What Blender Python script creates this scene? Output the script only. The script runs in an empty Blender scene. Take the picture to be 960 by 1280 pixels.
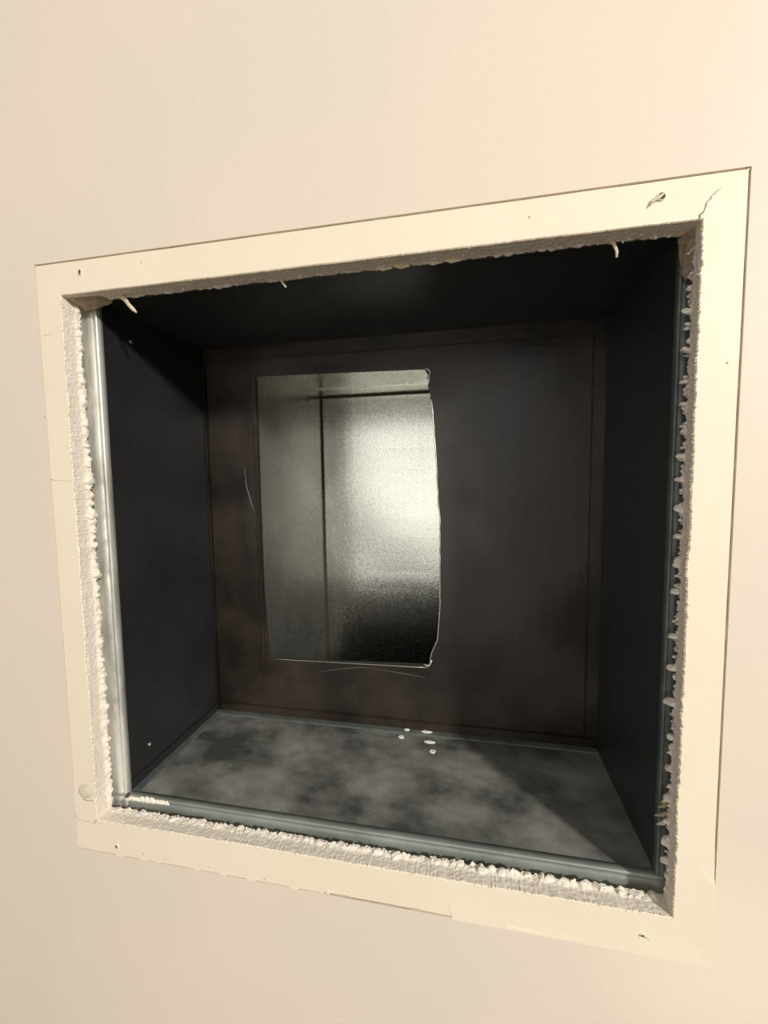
import bpy, bmesh, math, random
from mathutils import Vector, Matrix, noise
random.seed(7)
S = bpy.context.scene
C = S.collection

# ------------------------------------------------------------------ camera
cam_d = bpy.data.cameras.new('camera'); cam = bpy.data.objects.new('camera', cam_d); C.objects.link(cam)
cam_d.sensor_fit = 'HORIZONTAL'; cam_d.sensor_width = 36.0
cam_d.lens = 36.0 * 529.0 / 960.0
cam_d.clip_start = 0.01
a, b, c = 1.4932, 0.198, -0.0137
R = Matrix.Rotation(b, 3, 'Z') @ Matrix.Rotation(a, 3, 'X') @ Matrix.Rotation(c, 3, 'Z')
cam.matrix_world = Matrix.Translation((0.0734, -0.2322, 0.0545)) @ R.to_4x4()
S.camera = cam

# ------------------------------------------------------------------ world, lights, exposure
w = bpy.data.worlds.new('world'); S.world = w; w.use_nodes = True
bg = w.node_tree.nodes['Background']
bg.inputs[0].default_value = (1.0, 0.96, 0.90, 1); bg.inputs[1].default_value = 0.41

def area(name, loc, target, size, energy, color, size_y=None):
    d = bpy.data.lights.new(name, 'AREA'); d.energy = energy; d.color = color
    d.shape = 'DISK' if size_y is None else 'RECTANGLE'; d.size = size
    if size_y: d.size_y = size_y
    o = bpy.data.objects.new(name, d); C.objects.link(o); o.location = loc
    o.rotation_euler = (Vector(target) - Vector(loc)).to_track_quat('-Z', 'Y').to_euler()
    return o
# room lamp, up and to the right of the hole (direction taken from the shadow edges in the box)
K = 1.6
d = bpy.data.lights.new('room_lamp', 'SPOT'); d.energy = 212.0; d.color = (1.0, 0.965, 0.885)
d.shadow_soft_size = 0.10; d.spot_size = math.radians(38); d.spot_blend = 0.60
o = bpy.data.objects.new('room_lamp', d); C.objects.link(o); o.location = (0.18 + 0.92*K, -K, 0.172 + 0.44*K)
o.rotation_euler = (Vector((0.27, 0, 0.17)) - o.location).to_track_quat('-Z', 'Y').to_euler()
# second soft light across the room, straight opposite the hole
area('opposite_lamp', (-0.20, -2.1, -0.02), (0, 0, 0), 0.85, 7.0, (1.0, 0.97, 0.90), 1.20)

S.view_settings.view_transform = 'Standard'; S.view_settings.look = 'None'
S.view_settings.exposure = 0.0; S.view_settings.gamma = 1.0
S.view_settings.use_curve_mapping = False

# ------------------------------------------------------------------ materials
def mat(name, base, rough=0.5, metal=0.0, base2=None, nscale=20.0, ndetail=4.0, lo=0.4, hi=0.65,
        bump=0.0, bscale=300.0, bdist=0.001, rough2=None, stretch=(1, 1, 1), spec=0.5, voronoi=False):
    m = bpy.data.materials.new(name); m.use_nodes = True
    nt = m.node_tree; N = nt.nodes; L = nt.links; P = N['Principled BSDF']
    P.inputs['Roughness'].default_value = rough; P.inputs['Metallic'].default_value = metal
    P.inputs['Base Color'].default_value = (*base, 1); P.inputs['Specular IOR Level'].default_value = spec
    geo = N.new('ShaderNodeNewGeometry')
    mp = N.new('ShaderNodeMapping'); mp.inputs['Scale'].default_value = stretch
    L.new(geo.outputs['Position'], mp.inputs['Vector'])
    if base2 or rough2 is not None:
        n = N.new('ShaderNodeTexNoise'); n.inputs['Scale'].default_value = nscale
        n.inputs['Detail'].default_value = ndetail; n.inputs['Roughness'].default_value = 0.6
        L.new(mp.outputs[0], n.inputs['Vector'])
        r = N.new('ShaderNodeMapRange'); r.inputs[1].default_value = lo; r.inputs[2].default_value = hi
        L.new(n.outputs['Fac'], r.inputs[0])
        if base2:
            mx = N.new('ShaderNodeMix'); mx.data_type = 'RGBA'
            mx.inputs[6].default_value = (*base, 1); mx.inputs[7].default_value = (*base2, 1)
            L.new(r.outputs[0], mx.inputs[0]); L.new(mx.outputs[2], P.inputs['Base Color'])
        if rough2 is not None:
            r2 = N.new('ShaderNodeMapRange'); r2.inputs[3].default_value = rough; r2.inputs[4].default_value = rough2
            L.new(r.outputs[0], r2.inputs[0]); L.new(r2.outputs[0], P.inputs['Roughness'])
    if bump:
        if voronoi:
            n2 = N.new('ShaderNodeTexVoronoi'); n2.inputs['Scale'].default_value = bscale; out = n2.outputs['Distance']
        else:
            n2 = N.new('ShaderNodeTexNoise'); n2.inputs['Scale'].default_value = bscale
            n2.inputs['Detail'].default_value = 3; out = n2.outputs['Fac']
        L.new(mp.outputs[0], n2.inputs['Vector'])
        bp = N.new('ShaderNodeBump'); bp.inputs['Strength'].default_value = bump; bp.inputs['Distance'].default_value = bdist
        L.new(out, bp.inputs['Height']); L.new(bp.outputs[0], P.inputs['Normal'])
    return m

M = {}
M['wall'] = mat('wall_paint', (0.79, 0.695, 0.585), 0.55, base2=(0.82, 0.71, 0.59), nscale=5, ndetail=2, bump=0.12, bscale=260, bdist=0.0006)
M['band'] = mat('old_cream_paint', (0.90, 0.79, 0.625), 0.5, base2=(0.92, 0.815, 0.65), nscale=14, bump=0.1, bscale=200, bdist=0.0006)
M['gypsum'] = mat('gypsum', (0.86, 0.765, 0.65), 0.95, base2=(0.92, 0.84, 0.73), nscale=160, ndetail=5, bump=0.35, bscale=1400, bdist=0.0005)
M['crumb'] = mat('plaster_crumb', (0.93, 0.87, 0.76), 0.9, base2=(0.86, 0.79, 0.68), nscale=400, bump=0.5, bscale=1800, bdist=0.0006)
M['core'] = mat('torn_board_paper', (0.30, 0.22, 0.15), 0.95, base2=(0.45, 0.36, 0.26), nscale=300)
M['groove'] = mat('groove_dirt', (0.36, 0.29, 0.21), 0.95, base2=(0.58, 0.48, 0.36), nscale=60, lo=.45, hi=.6)
M['shred'] = mat('paper_shred', (0.62, 0.52, 0.36), 0.9, base2=(0.75, 0.66, 0.48), nscale=300)
M['flake'] = mat('plaster_flake_and_reflection', (0.85, 0.82, 0.74), 0.9)
M['galv'] = mat('lit_galvanised_steel', (0.90, 0.90, 0.83), 0.28, 0.40, base2=(0.48, 0.48, 0.44), nscale=90, rough2=0.45, bump=0.25, bscale=120, bdist=0.001, stretch=(1, 1, .25))  # left lip: same steel as the other lips, its bright lighting in the colour
M['galv_dust_shade'] = mat('dusty_shaded_galvanised_steel', (0.17, 0.19, 0.18), 0.40, 0.4, base2=(0.24, 0.26, 0.245), nscale=60, rough2=0.55)  # right and top lips have the board's shade in this colour; seams dusty
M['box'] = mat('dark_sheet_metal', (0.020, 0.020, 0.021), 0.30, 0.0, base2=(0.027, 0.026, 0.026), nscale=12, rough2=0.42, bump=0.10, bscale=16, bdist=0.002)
M['box_reflect'] = mat('dark_metal_painted_reflection', (0.030, 0.036, 0.037), 0.34, 0.0, base2=(0.038, 0.044, 0.044), nscale=9, rough2=0.45, bump=0.10, bscale=16, bdist=0.002)  # reflection on right and top panels painted in as a lighter teal base
M['lip_half_lit'] = mat('greenish_half_lit_lip_steel', (0.27, 0.295, 0.27), 0.42, 0.3, base2=(0.38, 0.40, 0.37), nscale=50, rough2=0.55, stretch=(.4, 1, 1))  # bottom lip: same galvanised steel, its middling light put into the colour
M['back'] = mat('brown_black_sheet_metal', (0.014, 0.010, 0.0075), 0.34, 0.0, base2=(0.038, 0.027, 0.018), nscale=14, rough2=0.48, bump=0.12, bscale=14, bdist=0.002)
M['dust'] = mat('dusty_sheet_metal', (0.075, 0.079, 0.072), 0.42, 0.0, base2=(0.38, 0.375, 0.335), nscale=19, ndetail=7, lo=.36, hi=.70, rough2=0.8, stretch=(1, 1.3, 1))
M['spangle'] = mat('spangled_zinc', (0.50, 0.51, 0.47), 0.20, 0.95, base2=(0.68, 0.68, 0.62), nscale=500, ndetail=5, bump=0.40, bscale=800, bdist=0.0004, rough2=0.30)
M['zinc'] = mat('smooth_zinc', (0.74, 0.73, 0.67), 0.24, 0.92, base2=(0.80, 0.79, 0.72), nscale=30, rough2=0.30)
M['edge'] = mat('cut_steel_edge', (0.65, 0.63, 0.58), 0.35, 0.8)
M['hole'] = mat('screw_hole_dark', (0.10, 0.075, 0.05), 0.95)
M['stain'] = mat('beige_filler', (0.66, 0.60, 0.46), 0.8, base2=(0.74, 0.67, 0.53), nscale=120, bump=0.3, bscale=200)
M['screw'] = mat('rivet_steel', (0.55, 0.56, 0.56), 0.3, 0.9)

# ------------------------------------------------------------------ helpers
def empty(name, loc, label, cat, group=None):
    o = bpy.data.objects.new(name, None); C.objects.link(o); o.location = loc; o.empty_display_size = .02
    o['label'] = label; o['category'] = cat
    if group: o['group'] = group
    bpy.context.view_layer.update()
    return o

def obj(name, bm, material, parent=None, smooth=False, label=None, kind=None, origin=None):
    """bm is in world coordinates; origin moves the pivot."""
    me = bpy.data.meshes.new(name)
    bmesh.ops.recalc_face_normals(bm, faces=bm.faces)
    org = Vector(origin) if origin else Vector((0, 0, 0))
    pl = world_loc(parent) if parent else Vector((0, 0, 0))
    if origin is None and parent is not None: org = pl
    bmesh.ops.translate(bm, verts=bm.verts, vec=-org)
    if smooth:
        for f in bm.faces: f.smooth = True
    bm.to_mesh(me); bm.free()
    me.materials.append(material)
    o = bpy.data.objects.new(name, me); C.objects.link(o)
    if parent: o.parent = parent
    o.location = org - pl
    if label: o['label'] = label
    if kind: o['kind'] = kind
    return o

def world_loc(o):
    v = Vector((0, 0, 0))
    while o: v += o.location; o = o.parent
    return v

def box(bm, x0, x1, y0, y1, z0, z1, bev=0.0):
    r = bmesh.ops.create_cube(bm, size=1.0)
    for v in r['verts']:
        v.co = Vector(((x0+x1)/2 + v.co.x*(x1-x0), (y0+y1)/2 + v.co.y*(y1-y0), (z0+z1)/2 + v.co.z*(z1-z0)))
    if bev:
        es = list({e for v in r['verts'] for e in v.link_edges})
        bmesh.ops.bevel(bm, geom=es, offset=bev, segments=2, affect='EDGES')
    return bm

def NB(): return bmesh.new()

def grid(bm, rows, close=False):
    vs = [[bm.verts.new(p) for p in r] for r in rows]
    for i in range(len(vs)-1):
        for j in range(len(vs[0])-1):
            bm.faces.new((vs[i][j], vs[i][j+1], vs[i+1][j+1], vs[i+1][j]))
    if close:
        for i in range(len(vs)-1):
            bm.faces.new((vs[i][-1], vs[i][0], vs[i+1][0], vs[i+1][-1]))
    return vs

def tube(bm, pts, rads, seg=6, flat=1.0):
    pts = [Vector(p) for p in pts]; rings = []
    for i, p in enumerate(pts):
        t = (pts[min(i+1, len(pts)-1)] - pts[max(i-1, 0)]).normalized()
        u = t.cross(Vector((0, 1, 0)))
        if u.length < .1: u = t.cross(Vector((1, 0, 0)))
        u.normalize(); v = t.cross(u)
        rings.append([bm.verts.new(p + rads[i]*(math.cos(k*2*math.pi/seg)*u + flat*math.sin(k*2*math.pi/seg)*v)) for k in range(seg)])
    for i in range(len(rings)-1):
        for k in range(seg):
            bm.faces.new((rings[i][k], rings[i][(k+1) % seg], rings[i+1][(k+1) % seg], rings[i+1][k]))
    bm.faces.new(rings[0][::-1]); bm.faces.new(rings[-1])
    return bm

def nz(*p): return noise.noise(Vector(p))
def sstep(t): t = min(1, max(0, t)); return t*t*(3-2*t)

# ------------------------------------------------------------------ key dimensions (metres)
T = 0.0125                                     # wall board thickness
OL, OR, OT, OB = -0.1973, 0.1977, 0.1924, -0.2022   # outline left by the old grille
IL, IR, IT, IB = -0.1800, 0.1800, 0.1731, -0.1796   # cut opening
BL, BR_, BT, BB = -0.1720, 0.1789, 0.1773, -0.1737  # metal box
YF, YB = 0.0185, 0.1343
WX0, WX1, WZ0, WZ1 = -4.0, 4.0, -1.25, 1.45

# ------------------------------------------------------------------ wall
G = 0.0011
nt = M['wall'].node_tree; N_ = nt.nodes; P_ = N_['Principled BSDF']
src = P_.inputs['Base Color'].links[0].from_socket
g_ = N_.new('ShaderNodeNewGeometry'); dd = N_.new('ShaderNodeVectorMath'); dd.operation = 'DISTANCE'; dd.inputs[1].default_value = (.205, 0, -.205)
mr = N_.new('ShaderNodeMapRange'); mr.inputs[1].default_value = .015; mr.inputs[2].default_value = .085; mr.inputs[3].default_value = .85; mr.inputs[4].default_value = 0
mr.interpolation_type = 'SMOOTHSTEP'
mx_ = N_.new('ShaderNodeMix'); mx_.data_type = 'RGBA'; mx_.inputs[7].default_value = (0.90, 0.79, 0.64, 1)
nt.links.new(g_.outputs['Position'], dd.inputs[0]); nt.links.new(dd.outputs['Value'], mr.inputs[0])
nt.links.new(mr.outputs[0], mx_.inputs[0]); nt.links.new(src, mx_.inputs[6]); nt.links.new(mx_.outputs[2], P_.inputs['Base Color'])
bm = NB()
ox0, ox1, oz0, oz1 = OL-G, OR+G, OB-G, OT+G
xs = [WX0, ox0, ox1, WX1]; zs = [WZ0, oz0, oz1, WZ1]
v = {}
for yi, y in enumerate((0, T)):
    for i, x in enumerate(xs):
        for j, z in enumerate(zs): v[yi, i, j] = bm.verts.new((x, y, z))
for i in range(3):
    for j in range(3):
        if i == 1 and j == 1: continue
        bm.faces.new([v[0, i, j], v[0, i+1, j], v[0, i+1, j+1], v[0, i, j+1]])
        bm.faces.new([v[1, i, j], v[1, i, j+1], v[1, i+1, j+1], v[1, i+1, j]])
for k in range(3):
    for (A, B) in (((k, 0), (k+1, 0)), ((k, 3), (k+1, 3)), ((0, k), (0, k+1)), ((3, k), (3, k+1))):
        bm.faces.new([v[0, A[0], A[1]], v[0, B[0], B[1]], v[1, B[0], B[1]], v[1, A[0], A[1]]])
for (A, B) in (((1, 1), (2, 1)), ((2, 1), (2, 2)), ((2, 2), (1, 2)), ((1, 2), (1, 1))):
    bm.faces.new([v[0, A[0], A[1]], v[0, B[0], B[1]], v[1, B[0], B[1]], v[1, A[0], A[1]]])
wall = obj('wall_front', bm, M['wall'], kind='structure',
           label='smooth pinkish cream painted wall board with a square hole cut in it')

bm = NB(); box(bm, -4.5, 4.5, -6.0, 0.0, WZ0-.05, WZ0)
obj('floor', bm, mat('tan_carpet', (.30, .25, .19), .95, base2=(.38, .32, .25), nscale=60), kind='structure',
    label='tan carpeted floor below the wall')
# side frames: (start, along, inward normal, length)
SIDES = {
    'left':   (Vector((IL, 0, IB)), Vector((0, 0, 1)), Vector((1, 0, 0)), IT-IB),
    'right':  (Vector((IR, 0, IB)), Vector((0, 0, 1)), Vector((-1, 0, 0)), IT-IB),
    'top':    (Vector((IL, 0, IT)), Vector((1, 0, 0)), Vector((0, 0, -1)), IR-IL),
    'bottom': (Vector((IL, 0, IB)), Vector((1, 0, 0)), Vector((0, 0, 1)), IR-IL),
}
JAG = {'left': 0.0007, 'right': 0.0008, 'top': 0.0002, 'bottom': 0.0006}
def jag(side, s, Ln):
    f = sstep(s/0.004)*sstep((Ln-s)/0.004); k = {'left': 1, 'right': 7, 'top': 13, 'bottom': 19}[side]
    j = nz(s*900, k, 0)*1.0 + nz(s*230, k, 3)*0.9 + nz(s*40, k, 9)*1.2
    return JAG[side]*f*j
def lump(side, s, y, Ln):
    k = {'left': 31, 'right': 37, 'top': 43, 'bottom': 49}[side]
    f = sstep(s/0.006)*sstep((Ln-s)/0.006)
    n1 = abs(nz(s*170, y*150, k)); n2 = nz(s*420, y*300, k+2); n3 = nz(s*60, 0, k+5)
    n4 = abs(nz(s*800, y*600, k+8))
    base = 0.0008*n2 + 0.0005*n4
    if side == 'left':   amp = 0.0034*n1 + 0.0004 + 0.0009*n3; y0, w_ = .0085, .003
    elif side == 'right':
        q = (s*95 + n3*2) % 1.0
        amp = 0.0030*n1 + 0.0015*(1-abs(2*q-1)) - .0006 + 0.0012*n3; y0, w_ = .0060, .005
    elif side == 'bottom':
        amp = 0.0036*n1*(0.5+0.8*s/Ln); y0, w_ = .0075, .004
    elif False: pass
    else: amp = 0.0016*n1*(1 if n3 > 0 else .3); base *= .4; y0, w_ = .0100, .002
    if side == 'right': base -= .0040*sstep((y-.0062)/.003)*(.35+1.5*abs(nz(s*210, y*120, 3)) + .4*nz(s*600, y*500, 8))
    return f*(amp+base)*sstep((y-y0)/w_) + f*0.00025*nz(s*500, y*500, k+3)*sstep(y/.002)

# cream border (4 sides, one sheet) : from outline to the jagged cut edge
NS = 420
# gap of the outline groove along each side, 0..1 of G
def gap(side, u):
    # u from 0 (bottom/left) to 1 (top/right)
    if side == 'top':  return 0.55+.2*nz(u*14, 1, 1)
    if side == 'right': return (0.62+.15*nz(u*9, 2, 2))*sstep((u-.10)/.10)
    if side == 'left': return 0.50*sstep((u-.10)/.05)*(1-.4*sstep((u-.5)/.2)) + .2 + .2*nz(u*25, 3, 3)
    if side == 'bottom': return (.10 + .10*nz(u*40, 8, 8)) * (1-sstep((u-.62)/.03)) + (.55 if .46 < u < .66 else 0)
bm = NB()
def outer(side, u, Ln):
    st, al, inn, _ = SIDES[side]
    g = G*(1-min(1, max(0, gap(side, u))))            # how far the sheet reaches into the groove
    if side in ('left', 'right'):
        x = (OL-g) if side == 'left' else (OR+g); z = OB-G + u*(OT-OB+2*G)
    else:
        z = (OT+g) if side == 'top' else (OB-g); x = OL-G + u*(OR-OL+2*G)
    return x, z
for side in SIDES:
    st, al, inn, Ln = SIDES[side]
    rows = [[], [], [], [], []]
    for i in range(NS+1):
        u = i/NS; s = u*Ln
        p1 = st + al*s + inn*jag(side, s, Ln)
        x0, z0 = outer(side, u, Ln)
        p0 = Vector((x0, 0, z0))
        wob = 0.00025
        rows[0].append((p0.x, 0.0014, p0.z))
        q = p0 + (p1-p0).normalized()*0.0004
        gp = gap(side, u); cl = 1-sstep((gp-.02)/.06)
        if side in ('right', 'bottom') and cl > 0:
            q = p0 + (p0-p1).normalized()*.0009*cl
        rows[1].append((q.x, wob - .00031*cl, q.z))
        m_ = (p0+p1)/2
        rows[2].append((m_.x, wob + .00002*nz(s*60, 5, 5), m_.z))
        q = p1 - (p1-p0).normalized()*0.0006
        rows[3].append((q.x, wob + 0.00010*abs(nz(s*300, 4, 4)), q.z))
        rows[4].append((p1.x, wob + 0.0007, p1.z))
    grid(bm, rows)
bmesh.ops.remove_doubles(bm, verts=bm.verts, dist=1e-6)
border = obj('paint_border', bm, M['band'], wall, label='yellower cream strip of old paint framing the hole')

# groove floor behind the outline
bm = NB()
for (x0, x1, z0, z1) in ((OL-.004, OL+.004, OB-.004, OT+.004), (OR-.004, OR+.004, OB-.004, OT+.004),
                         (OL+.004, OR-.004, OT-.004, OT+.004), (OL+.004, OR-.004, OB-.004, OB+.004)):
    box(bm, x0, x1, 0.0014, 0.0022, z0, z1)
obj('outline_groove', bm, M['groove'], wall, label='thin dirty cut line where a grille once sat')

# the cut edge of the board
for side in SIDES:
    st, al, inn, Ln = SIDES[side]
    bm = NB(); rows = []
    NY = 22; NL = 620
    for j in range(NY+1):
        y = 0.0006 + (T-0.0006)*j/NY; r = []
        for i in range(NL+1):
            s = Ln*i/NL
            p = st + al*s + inn*(jag(side, s, Ln)*(1-.7*sstep(y/.003)) + lump(side, s, y, Ln)) 
            yy = y + (0.0016*nz(s*300, y*200, 77)*sstep((y-.008)/.004))
            r.append((p.x, yy, p.z))
        rows.append(r)
    r = []
    for i in range(NL+1):
        s = Ln*i/NL; p = st + al*s - inn*0.006; r.append((p.x, T+.001, p.z))
    rows.append(r)
    grid(bm, rows)
    obj('board_edge', bm, M['gypsum'], wall, smooth=False, label='rough cut gypsum edge, %s side of the hole' % side)

# ---- crumbs clinging to the cut edge
def crumb_mesh(seed, sub=2):
    bm = NB(); bmesh.ops.create_icosphere(bm, subdivisions=sub, radius=1.0)
    for v_ in bm.verts:
        d = 1 + .35*nz(v_.co.x*1.3+seed*9, v_.co.y*1.3, v_.co.z*1.3) + .22*nz(v_.co.x*3+seed*5, v_.co.y*3, v_.co.z*3)
        v_.co *= d
    me = bpy.data.meshes.new('plaster_crumb'); bm.to_mesh(me); bm.free()
    me.materials.append(M['crumb']); return me
CM = [crumb_mesh(k) for k in range(6)]
def crumb(x, y, z, r, flat=1.0, sx=1.0):
    o = bpy.data.objects.new('plaster_crumb', random.choice(CM)); C.objects.link(o); o.parent = wall
    o.location = (x, y, z); o.scale = (r*sx, r, r*flat)
    o.rotation_euler = (random.random()*.6, random.random()*6 if sx == 1 else 0, random.random()*.6)
    return o
# left: chain of round crumbs, (z, radius)
for z, r, dx in ((.1290, .0016, 0), (.1215, .0018, .0), (.1150, .0016, .0), (.1085, .0019, .0), (.0935, .0014, .0008),
                 (.0795, .0013, .0010), (.0665, .0014, .0008), (.0560, .0025, .0006), (.0410, .0016, .0012), (.0330, .0027, .0012),
                 (.0215, .0014, .0014), (.0120, .0020, .0012), (-.0020, .0018, .001), (-.0080, .0026, .0014),
                 (-.0230, .0014, .0012), (-.0400, .0017, .0008), (-.0560, .0018, .0010), (-.0690, .0015, .0016),
                 (-.0800, .0018, .0016), (-.0900, .0016, .0018), (-.1030, .0022, .0022), (-.1140, .0016, .0014), (-.1270, .0017, .0012),
                 (-.1370, .0013, .0010), (-.1500, .0015, .0008)):
    crumb(IL + .0010 + dx*.7, 0.0108, z, r*1.12)
# right: flatter wedges pointing inward
for z, r in ((.1350, .0024), (.1290, .0013), (.1165, .0022), (.1010, .0018), (.0900, .0017), (.0790, .0015), (.0640, .0020), (.0520, .0022),
             (.0370, .0024), (.0230, .0022), (.0080, .0018), (-.0060, .0020), (-.0300, .0019), (-.0470, .0021), (-.0660, .0028),
             (-.0850, .0017), (-.1030, .0019), (-.1200, .0020), (-.1330, .0016), (-.1450, .0022), (-.1560, .0018)):
    crumb(IR + .0004, 0.0100, z, r*1.15, .6, 1.7)
for k in range(46):
    crumb(IR + random.uniform(-.0004, .0012), random.uniform(.0075, .0112), random.uniform(-.165, .150), random.uniform(.0006, .0013), .8, random.uniform(1, 1.7))
# bottom
for x, r in ((-.150, .0013), (-.128, .0015), (-.105, .0014), (-.092, .0019), (-.078, .0017), (-.060, .0020), (-.045, .0015), (-.030, .0019), (-.012, .0016),
             (.004, .0018), (.018, .0024), (.030, .0026), (.041, .0019), (.055, .0018), (.069, .0022), (.082, .0026), (.093, .0023),
             (.108, .0020), (.120, .0026), (.129, .0023), (.140, .0027), (.149, .0020), (.158, .0017)):
    crumb(x, 0.0095 + random.random()*.002, IB + .0006, r*.85, .65, 1.5)
# fine crumbs: one uncountable mass
bm = NB()
for side, n in (('left', 330), ('right', 300), ('bottom', 420), ('top', 60)):
    st, al, inn, Ln = SIDES[side]
    for k in range(n):
        s = random.uniform(.004, Ln-.004)
        y = random.uniform(.0075, .0125) if random.random() < .8 else random.uniform(0.001, .008)
        h = lump(side, s, y, Ln)
        r = random.uniform(.00025, .00085)*(1 if y > .008 else .5)
        p = st + al*s + inn*(h + r*.2); 
        ico = bmesh.ops.create_icosphere(bm, subdivisions=1, radius=r)
        sc = Vector([random.uniform(.6, 1.3) for _ in range(3)])
        for v_ in ico['verts']:
            v_.co = Vector((v_.co.x*sc.x, v_.co.y*sc.y, v_.co.z*sc.z)) + Vector((p.x, y, p.z))
obj('plaster_grit', bm, M['crumb'], wall, kind='stuff')

# paper fuzz along the front cut edges (left and right have tiny upright teeth)
bm = NB()
for side, n in (('left', 210), ('right', 260), ('top', 60), ('bottom', 60)):
    st, al, inn, Ln = SIDES[side]
    for k in range(n):
        s = random.uniform(.004, Ln-.004); p = st + al*s + inn*jag(side, s, Ln)
        l = random.uniform(.0003, .0011); d = inn*l*random.choice((1, -.9)) + al*random.uniform(-.0005, .0005)
        q = p + d; wv = al*.00022
        va = [bm.verts.new((p-wv) + Vector((0, 0.0004, 0))), bm.verts.new((p+wv) + Vector((0, .0004, 0))),
              bm.verts.new(Vector((q.x, -.0002, q.z))), bm.verts.new(Vector((p.x, .0010, p.z)))]
        for f in ((0, 1, 2), (1, 3, 2), (3, 0, 2), (0, 3, 1)): bm.faces.new([va[i] for i in f])
obj('paper_fuzz', bm, M['shred'], wall, kind='stuff')

# hanging shreds of facing paper under the top edge
def shred(pts, rads, lab):
    bm = NB(); tube(bm, pts, rads, 6, .45)
    obj('paper_shred', bm, M['shred'], wall, smooth=True, label=lab)
shred([(-.1455, .0095, .1735), (-.1405, .0085, .1705), (-.1375, .0080, .1665), (-.1345, .0080, .1635), (-.1320, .0080, .1612)],
      [.0016, .0016, .0013, .0013, .0005], 'curled tan paper shred near the top left corner')
shred([(-.0352, .0105, .1735), (-.0342, .0100, .1705), (-.0320, .0100, .1675)], [.0009, .0008, .0005], 'short pale paper shred under the top edge')
shred([(.1430, .0100, .1735), (.1450, .0095, .1710), (.1462, .0090, .1670), (.1462, .0090, .1640)], [.0010, .0010, .0008, .0006],
      'thin pale paper shred near the top right corner')
for x in (.022, .032, .050, .060): 
    bm = NB(); tube(bm, [(x, .011, .1735), (x+.004, .0105, .1720), (x+.009, .011, .1724)], [.0006, .0011, .0005], 6, .5)
    obj('paper_tatter', bm, M['shred'], wall)
# torn board corner, top left; dirty torn notch top right
bm = NB()
rows = []
for i in range(13):
    u = i/12; r = []
    for j in range(9):
        vv = j/8
        x = IL + .0006 + .024*u; z = IT + .0005 - (.0045*(1-u)**.6 + .0008)*vv - .0006*nz(u*9, vv*4, 2)*vv
        r.append((x, .0035 + .0115*vv, z - .0006*abs(nz(u*20, vv*9, 6))))
    rows.append(r)
grid(bm, rows)
obj('torn_paper', bm, M['core'], wall, label='brown torn paper in the top left corner')
bm = NB()
rows = []
for i in range(15):
    u = i/14; r = []
    for j in range(9):
        vv = j/8
        z = IT - .0002 - .021*u; x = IR + .0004 - (.0040*(1-u)**.5)*vv - .0008*nz(u*9, vv*4, 12)*vv
        r.append((x, .0050 + .0105*vv, z))
    rows.append(r)
grid(bm, rows)
obj('torn_paper', bm, M['core'], wall, label='dark torn paper in the top right corner')
# torn brown bit on the right side, low
for k, (dz, dx) in enumerate(((0, 0), (.005, .0015), (-.005, .001), (.008, .003))):
    bm = NB(); tube(bm, [(IR+.001, .011, -.1290+dz), (IR-.003+dx*.4, .010, -.1300+dz), (IR-.0055+dx, .012, -.1325+dz)], [.0010, .0012, .0005], 6, .6)
    obj('paper_tatter', bm, M['core' if k < 2 else 'shred'], wall)

# ---- filler smear on the metal lip, bottom left
bm = NB()
rows = []
for i in range(61):
    u = i/60; r = []
    wd = .0062*(.5+.9*abs(nz(u*9, 0, 3)))*sstep(u/.05)*sstep((1-u)/.05)
    for j in range(9):
        vv = j/8
        x = -.1730 + .037*u + .0008*nz(u*20, vv*3, 1)
        z = -.1765 + wd*(vv-.3) + .0006*nz(u*30, vv*4, 5) + .0008*u
        r.append((x, .0176 - .0016*math.sin(math.pi*vv)*(0.4+.9*abs(nz(u*14, vv*3, 9))), z))
    rows.append(r)
grid(bm, rows)
obj('filler_smear', bm, M['crumb'], wall, smooth=True, label='white filler smear on the metal lip, bottom left')

# ---- screw holes in the cream border
def screw_hole(x, z, r, lab, torn=None, asp=1.4):
    bm = NB(); n = 18
    ring = lambda rr, y: [(x + rr*math.cos(k*2*math.pi/n)*(1+.15*nz(k*.9, x*50, rr*900)), y, z + asp*rr*math.sin(k*2*math.pi/n)*(1+.15*nz(k*.7, z*50, 2))) for k in range(n)]
    grid(bm, [ring(r*1.25, .0002), ring(r*1.12, -.0005), ring(r, -.0005), ring(r*.8, -.0001)], True)
    h = obj('screw_hole', bm, M['band'], wall, smooth=True, label=lab)
    bm = NB(); vs = [bm.verts.new(p) for p in ring(r*.93, -.00035)]; cc = bm.verts.new((x, -.0001, z))
    for k in range(n): bm.faces.new((vs[k], vs[(k+1) % n], cc))
    obj('hole_bottom', bm, M['hole'], h)
    if torn:
        bm = NB(); tube(bm, [(x+p[0], -.0006, z+p[1]) for p in torn], [.0003]+[.0008]*(len(torn)-2)+[.0003], 6, .5)
        obj('torn_flap', bm, M['stain'], h, smooth=True)
screw_hole(-.1641, .1855, .0011, 'small dark screw hole in the top left of the cream border')
screw_hole(.1622, .1855, .0017, 'torn screw hole in the top right of the cream border', [(.001, .001), (-.001, -.0005), (-.004, -.0018), (-.0053, -.004)], 1.0)
screw_hole(-.1653, -.1967, .0010, 'small dark screw hole in the bottom left of the cream border')
screw_hole(.1655, -.1925, .0010, 'torn screw hole in the bottom right of the cream border', [(.0005, .0008), (.002, -.0002), (.0038, -.0012)], .8)
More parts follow.
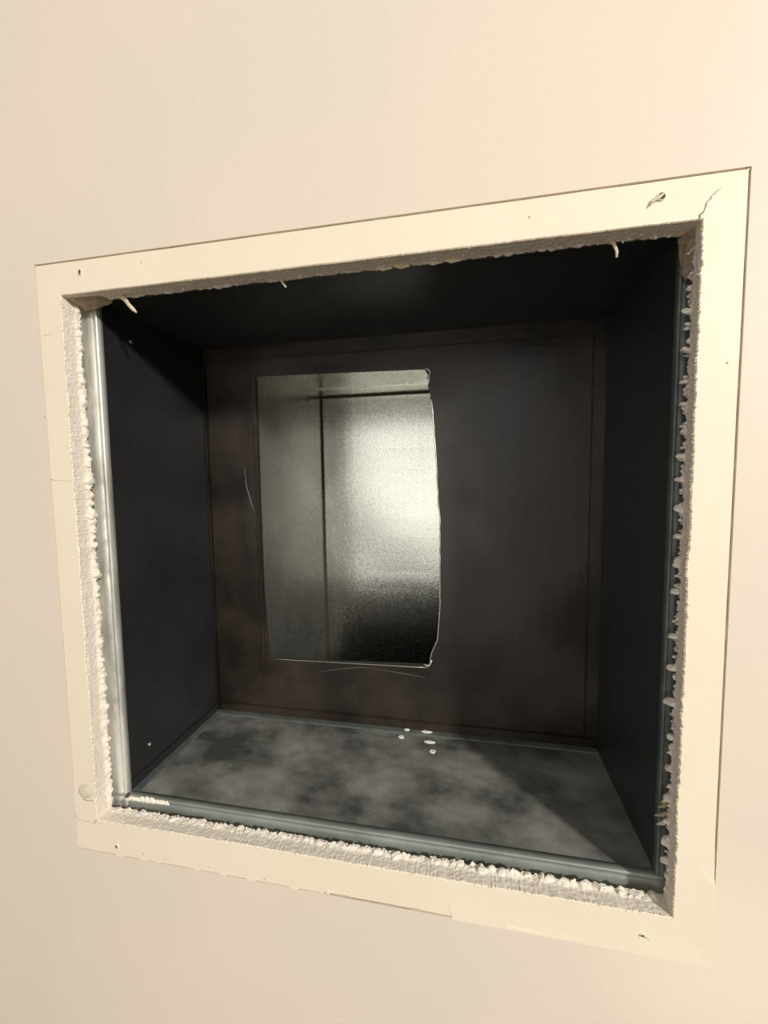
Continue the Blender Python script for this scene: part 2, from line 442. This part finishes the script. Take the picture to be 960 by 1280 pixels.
for x, z, r in ((-.1440, -.1985, .0004), (-.0945, -.1995, .0004), (-.1270, -.1990, .0003), (-.055, -.201, .0004), (.1030, .1840, .0004), (-.120, .1865, .0003), (-.1590, -.1925, .0003), (.1930, .107, .0004), (-.1990, .098, .0005)):
    bm = NB(); bmesh.ops.create_icosphere(bm, subdivisions=1, radius=r)
    bmesh.ops.scale(bm, vec=(1, .6, 1.2), verts=bm.verts)
    bmesh.ops.translate(bm, verts=bm.verts, vec=(x, 0, z))
    obj('pit_mark', bm, M['groove'], wall)

# ---- cracks and scratches
def crack(pts, r, name='hairline_crack', lab=None, m='groove', y=-.0000):
    P = []; 
    for i in range(len(pts)-1):
        for k in range(6):
            t = k/6; P.append((pts[i][0]*(1-t)+pts[i+1][0]*t, pts[i][1]*(1-t)+pts[i+1][1]*t))
    P.append(pts[-1])
    bm = NB()
    tube(bm, [(p[0] + r*2.0*nz(i*.8, p[1]*80, 1), y+.0001, p[1] + r*2.0*nz(i*.8, p[0]*80, 5)) for i, p in enumerate(P)],
         [r*(.5+.8*abs(nz(i*.7, 3, pts[0][0]*30)))*(1-.7*i/len(P)) for i in range(len(P))], 6, .7)
    return obj(name, bm, M[m], wall, label=lab)
crack([(.1783, .1738), (.1802, .1765), (.1815, .1800), (.1840, .1835), (.1868, .1858)], .00045, lab='ragged crack running up from the top right corner')
crack([(-.1800, -.1796), (-.1835, -.1838)], .0006, lab='short crack at the bottom left corner')
crack([(-.1990, .0575), (-.1905, .0565), (-.1800, .0560)], .00022)
crack([(-.1955, .1500), (-.1880, .1495)], .00014)
crack([(-.2010, -.1740), (-.1960, -.1815), (-.1850, -.1825)], .00025, 'scratch')
crack([(-.0105, -.2024), (.0250, -.2024), (.0619, -.2022)], .00045, 'scratch', 'dark sliver line under the bottom of the border')
crack([(-.0130, -.2020), (-.0100, -.2012)], .0007, 'paint_chip', None, 'band', -.0003)
crack([(.0950, -.2022), (.1290, -.2021)], .0005, 'paint_ridge', None, 'band', -.0003)
# filler patch lower left
bm = NB(); n = 40; rows = []
for j in range(7):
    t = j/6; r = []
    for k in range(n):
        an = k*2*math.pi/n; rr = (1-t)*(1+.25*nz(math.cos(an)*1.5, math.sin(an)*1.5, 4))
        r.append((-.1888 + .0058*rr*math.cos(an), .0003 - .0011*sstep(t*1.6) - .0002*nz(k*.4, t*3, 1), -.1600 + .0060*rr*math.sin(an)))
    rows.append(r)
grid(bm, rows, True)
obj('filler_patch', bm, M['stain'], wall, smooth=True, label='beige filler dab at the lower left of the border')
crack([(-.1905, -.1655), (-.1850, -.1665), (-.1815, -.1650)], .0006)

# ------------------------------------------------------------------ metal box
duct = empty('duct_box', (0, YF, BB), 'dark open sheet metal duct box set in the square wall hole', 'duct')
t_ = 0.0012
def sheet(x0, x1, y0, y1, z0, z1, axis, amp=.0006, n=28, seed=0):
    """thin bent-looking sheet with slight oil-canning on the face normal to axis"""
    bm = NB(); box(bm, x0, x1, y0, y1, z0, z1)
    bmesh.ops.subdivide_edges(bm, edges=bm.edges[:], cuts=n, use_grid_fill=True)
    lo = [x0, y0, z0]; hi = [x1, y1, z1]
    for v_ in bm.verts:
        f = 1
        for k in range(3):
            if k != axis:
                d = min(v_.co[k]-lo[k], hi[k]-v_.co[k]); f *= sstep(d/.03)
        v_.co[axis] += amp*f*nz(v_.co.x*11+seed, v_.co.y*11, v_.co.z*11)
    return bm
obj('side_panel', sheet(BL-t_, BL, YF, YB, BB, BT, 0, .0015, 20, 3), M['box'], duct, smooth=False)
obj('side_panel', sheet(BR_, BR_+t_, YF, YB, BB, BT, 0, .0012, 20, 9), M['box_reflect'], duct)
obj('top_panel', sheet(BL-t_, BR_+t_, YF, YB, BT, BT+t_, 2, .0012, 20, 5), M['box_reflect'], duct)
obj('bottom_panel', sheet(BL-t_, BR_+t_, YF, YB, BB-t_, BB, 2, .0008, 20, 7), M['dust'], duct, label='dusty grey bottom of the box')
for o in duct.children:
    for p in o.data.polygons: p.use_smooth = False

# back panel with the rough cut aperture (ring mesh)
AP = []
def lerp(a_, b_, n, w=0.0004, sd=0):
    out = []
    for i in range(n):
        t = i/n; out.append((a_[0]*(1-t)+b_[0]*t + w*nz(i*.5, sd, 1), a_[1]*(1-t)+b_[1]*t + w*nz(i*.5, sd, 9)))
    return out
corner = [(-.1175, .1500), (.0365, .1468), (.0412, .1395), (.0392, .1330), (.0425, .1200), (.0462, .0700), (.0475, .0350), (.0492, .0200), (.0490, -.0200),
          (.0488, -.0600), (.0465, -.0880), (.0415, -.1000), (.0392, -.1110), (-.1145, -.1165), (-.1178, -.0500), (-.1180, .0400)]
for i in range(len(corner)):
    a_ = corner[i]; b_ = corner[(i+1) % len(corner)]
    d = math.hypot(a_[0]-b_[0], a_[1]-b_[1])
    AP += lerp(a_, b_, max(2, int(d/.003)), .0004 if 0 < i < 12 else .00012, i)
cx, cz = -.035, .017
def outerpt(p):
    dx, dz = p[0]-cx, p[1]-cz; k = 1e9
    if dx > 0: k = min(k, (BR_+t_-cx)/dx)
    if dx < 0: k = min(k, (BL-t_-cx)/dx)
    if dz > 0: k = min(k, (BT+t_-cz)/dz)
    if dz < 0: k = min(k, (BB-t_-cz)/dz)
    return cx+dx*k, cz+dz*k
bm = NB(); rows = []
NR = 14
for j in range(NR+1):
    t = j/NR; r = []
    for p in AP:
        q = outerpt(p); x = p[0]*(1-t)+q[0]*t; z = p[1]*(1-t)+q[1]*t
        y = YB + .0014*nz(x*12, z*12, 5)*sstep(t*3)*sstep((1-t)*4)
        # metal near the left side of the cut is dished slightly back
        r.append((x, y, z))
    rows.append(r)
rows2 = [[(x, y+t_, z) for (x, y, z) in r] for r in rows]
grid(bm, rows, True); grid(bm, rows2, True)
grid(bm, [rows[0], rows2[0]], True); grid(bm, [rows[-1], rows2[-1]], True)
# the ring does not reach the square's corners exactly: add corner triangles
bmesh.ops.remove_doubles(bm, verts=bm.verts, dist=1e-6)
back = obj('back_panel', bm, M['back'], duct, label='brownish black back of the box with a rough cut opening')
for sx, sz in ((BL, BB), (BL, BT), (BR_, BB), (BR_, BT)):
    ax = .03 if sx < 0 else -.03; az = .03 if sz < 0 else -.03
    qx = sx - ax*.1; qz = sz - az*.1
    bm = NB(); box(bm, min(qx, sx+ax), max(qx, sx+ax), YB+.0006, YB+t_+.0016, min(qz, sz+az), max(qz, sz+az))
    obj('corner_gusset', bm, M['back'], duct)

# bright bent burr along the rough right side of the cut
def ribbon(name, pts, r, m, parent, y, flat=.6, lab=None, var=.5):
    bm = NB(); tube(bm, [(p[0], y + .0006*nz(i*.4, 2, 2), p[1]) for i, p in enumerate(pts)],
                    [r*(1-var/2+var*abs(nz(i*.6, 1, p[1]*10))*1.6) for i, p in enumerate(pts)], 6, flat)
    return obj(name, bm, m, parent, smooth=True, label=lab)
burr = [p for p in AP if p[0] > .0385 and -.113 < p[1] < .126]
ribbon('cut_burr', burr, .00055, M['edge'], back, YB-.0004, lab='bright ragged burr on the right side of the opening')
ribbon('cut_burr', [(.0365, .1472), (.0400, .1462), (.0418, .1435), (.0400, .1400), (.0392, .1380)], .0011, M['edge'], back, YB-.0010)
ribbon('cut_burr', [(.0345, -.1108), (.0370, -.1120), (.0395, -.1115), (.0405, -.1095), (.0412, -.1065)], .0009, M['edge'], back, YB-.0010)
ribbon('cut_burr', [(-.1140+.0305*i*.5, -.1168+.0028*i*.1) for i in range(11)], .00035, M['edge'], back, YB-.0003)
# turned hem down the left of the opening
def strip(name, x0, x1, y0, y1, z0, z1, m, parent, bev=.0005, lab=None):
    bm = NB(); box(bm, x0, x1, y0, y1, z0, z1, bev); return obj(name, bm, m, parent, label=lab)
strip('turned_hem', -.1225, -.1182, YB-.0014, YB, -.117, .150, M['back'], back, .0006)
# scratches in the paint
def scr(pts, r=.0002, y=None, par=None, m='edge'):
    bm = NB(); tube(bm, [(p[0], (YB-.0004 if y is None else y), p[1]) for p in pts], [r*.4]+[r]*(len(pts)-2)+[r*.3], 5, .5)
    return obj('scratch', bm, M[m], par or back)
M['scr'] = mat('scraped_paint', (0.14, 0.125, 0.10), 0.5, .3)
scr([(-.0640, -.1255), (-.0450, -.1215), (-.0250, -.1185), (-.0100, -.1180)], .0004, m='scr')
scr([(-.0100, -.1185), (.0150, -.1210), (.0370, -.1235)], .0004, m='scr')
scr([(-.1330, .0680), (-.1320, .0500), (-.1275, .0330), (-.1250, .0260)], .0004, m='scr')

# seams round the back of the box
strip('seam_flange', BL, BR_, YB-.0080, YB-.0008, BB, BB+.0016, M['galv_dust_shade'], duct, .0006)
strip('seam_flange', BL+.004, BR_-.004, YB-.0022, YB-.0004, BB+.0016, BB+.0095, M['back'], duct, .0006)
strip('seam_flange', BL+.002, BR_-.012, YB-.0030, YB-.0004, BT-.0120, BT-.0080, M['back'], duct, .0012)
strip('seam_flange', BL, BL+.0030, YB-.0022, YB-.0004, BB, BT-.012, M['back'], duct, .0009)
strip('seam_flange', BR_-.0104, BR_-.0092, YB-.0009, YB-.0004, BB+.01, BT-.012, M['back'], duct, .0008)
# overlapping strip on the floor along the left side, and up the left panel
strip('seam_flange', BL, BL+.0075, YF+.004, YB-.008, BB, BB+.0012, M['galv_dust_shade'], duct, .0005)
strip('seam_flange', BL, BL+.0012, YF+.004, YB-.004, BB, BB+.0080, M['box'], duct, .0005)

# front lip : rolled hem, one piece per side (profile in (inward, depth))
prof = [(-.0150, .0000), (.0000, .0000), (.0022, -.0003), (.0044, .0004), (.0056, .0010), (.0066, -.0004), (.0076, -.0009), (.0083, -.0009), (.0088, -.0002), (.0088, .0040), (.0080, .0042)]
prof_old = [(-.0150, .0000), (-.0015, .0000), (-.0006, -.0006), (.0012, -.0010), (.0030, -.0004), (.0046, .0006), (.0060, .0002), (.0074, -.0012), (.0083, -.0009), (.0088, -.0002), (.0088, .0040), (.0080, .0042)]
def lip(side, inner, a0, a1, m, w=1.0):
    bm = NB(); rows = []
    for i in range(61):
        s = a0 + (a1-a0)*i/60; r = []
        for (u, d) in prof:
            off = inner - .0083*w + u*w if side in ('right', 'top') else inner - .0083*w + u*w
            k = .0005*nz(s*40, u*300, 3) * (1 if u < .006 else 0)
            y = YF - .0002 + d + k
            if side == 'left': r.append((off, y, s))
            if side == 'right': r.append((-off, y, s))
            if side == 'bottom': r.append((s, y, off))
            if side == 'top': r.append((s, y, -off))
        rows.append(r)
    grid(bm, rows)
    return obj('front_lip', bm, m, duct, smooth=True)
lip('left', BL, BB-.012, BT, M['galv']).__setitem__('label', 'brightly lit galvanised front lip on the left')
lip('right', -BR_, BB+.0005, BT, M['galv_dust_shade'], .6)
lip('bottom', BB, BL-.012, BR_+.008, M['lip_half_lit'])
lip('top', -BT, BL-.005, BR_+.005, M['galv_dust_shade'], .6)

# rivets in the left panel
for y, z in ((.0468, .1583), (.0423, -.1504)):
    bm = NB(); bmesh.ops.create_uvsphere(bm, u_segments=14, v_segments=8, radius=.0017)
    bmesh.ops.scale(bm, vec=(.6, 1, 1), verts=bm.verts)
    bmesh.ops.translate(bm, verts=bm.verts, vec=(BL+.0004, y, z))
    obj('rivet', bm, M['screw'], duct, smooth=True)
# small black punched gap in the lip corner
bm = NB(); box(bm, BL-.0004, BL+.0026, YF-.0020, YF+.0006, BB-.0016, BB+.0012, .0004)
obj('corner_gap', bm, M['hole'], duct)

# ------------------------------------------------------------------ duct behind the box
X0, X1, Y1, ZT, ZB = -.1210, .1500, .3180, .1650, -.4200
rb = empty('riser_duct', (0, .2, ZB), 'zinc sheet metal duct running behind the opening cut in the box', 'duct')
Y0 = YB + 2*t_ + .0012
obj('side_panel', sheet(X0-t_, X0, Y0, Y1, ZB, ZT, 0, .0010, 16, 21), M['zinc'], rb)
obj('side_panel', sheet(X1, X1+t_, Y0, Y1, ZB, ZT, 0, .0010, 16, 25), M['zinc'], rb)
obj('back_panel', sheet(X0-t_, X1+t_, Y1, Y1+t_, ZB, ZT, 1, .0016, 24, 31), M['spangle'], rb, label='spangled zinc back sheet catching the light')
obj('top_panel', sheet(X0-t_, X1+t_, Y0, Y1, ZT, ZT+t_, 2, .0010, 16, 35), M['zinc'], rb)
obj('bottom_panel', sheet(X0-t_, X1+t_, Y0, Y1, ZB-t_, ZB, 2, .0010, 8, 37), M['box'], rb)
obj('front_panel', sheet(X0-t_, X1+t_, Y0-t_, Y0, ZB, BB-.01, 1, .0005, 8, 39), M['box'], rb)
strip('seam_strip', X0, X1, Y1-.0500, Y1-.0470, ZT-.0018, ZT, M['zinc'], rb, .0007)
strip('seam_strip', X0, X1, Y1-.0030, Y1, ZT-.0022, ZT, M['hole'], rb, .0005)
strip('seam_strip', X0, X0+.0018, Y1-.0018, Y1, ZB, ZT, M['hole'], rb, .0004)

for x, y, q in ((-.115, .060, .0012), (-.070, .085, .0009), (-.020, .060, .0011), (.050, .085, .0008), (-.140, .105, .0010), (.010, .035, .0009)):
    bm = NB(); tube(bm, [(x-q, y-q, BB+.0002), (x, y, BB+.0005), (x+q*1.2, y+q*.6, BB+.0002)], [.0002, .0004, .0002], 5, .5)
    obj('dust_scuff', bm, M['scr'], duct)

# ------------------------------------------------------------------ plaster flakes lying in the box, two mirror images modelled solid
def flake(x, y, z, sx, sy, seed, lab, ring=False):
    bm = NB(); n = 20; rows = []
    prof_ = ((.0, .35, 1) if not ring else (.35, .6, 1))
    def rr(an, k): return k*(1+.3*nz(math.cos(an)*1.6+seed, math.sin(an)*1.6, seed))
    for k, h in ((1.0, 0), (.92, .0007), (.6, .0011), (.36 if ring else .25, .0010), (.30 if ring else .05, .0002 if ring else .0011)):
        rows.append([(x+sx*rr(a_, k)*math.cos(a_), y+sy*rr(a_, k)*math.sin(a_), z + h*(1+.4*nz(i*.7, seed, k*3))) for i, a_ in enumerate([2*math.pi*q/n for q in range(n)])])
    vs = grid(bm, rows, True)
    if not ring: bm.faces.new(vs[-1])
    bm.faces.new(vs[0])
    o = obj('plaster_flake_and_reflection', bm, M['flake'], None, smooth=True, origin=(x, y, z))
    o['label'] = lab; o['category'] = 'flake'; o['group'] = 'white plaster flakes on the box bottom'
Z0 = BB + .0002
ZL = BB + .0017
flake(.0150, .1215, Z0, .0028, .0024, 1, 'oval white plaster flake, leftmost in front of the back seam')
flake(.0400, .1185, Z0, .0052, .0020, 2, 'long ragged white plaster flake in the middle of the scatter')
flake(.0440, .1061, Z0, .0030, .0024, 3, 'small ring shaped white flake nearest the front of the box', True)
flake(.0190, .1305, ZL, .0030, .0016, 4, 'short white shape on the rear seam, modelled reflection of the leftmost flake')  # solid stand-in for a flake mirrored in the back panel
flake(.0365, .1303, ZL, .0052, .0016, 5, 'long white shape on the rear seam, modelled reflection of the long flake')  # mirror image of the long flake, built as a solid
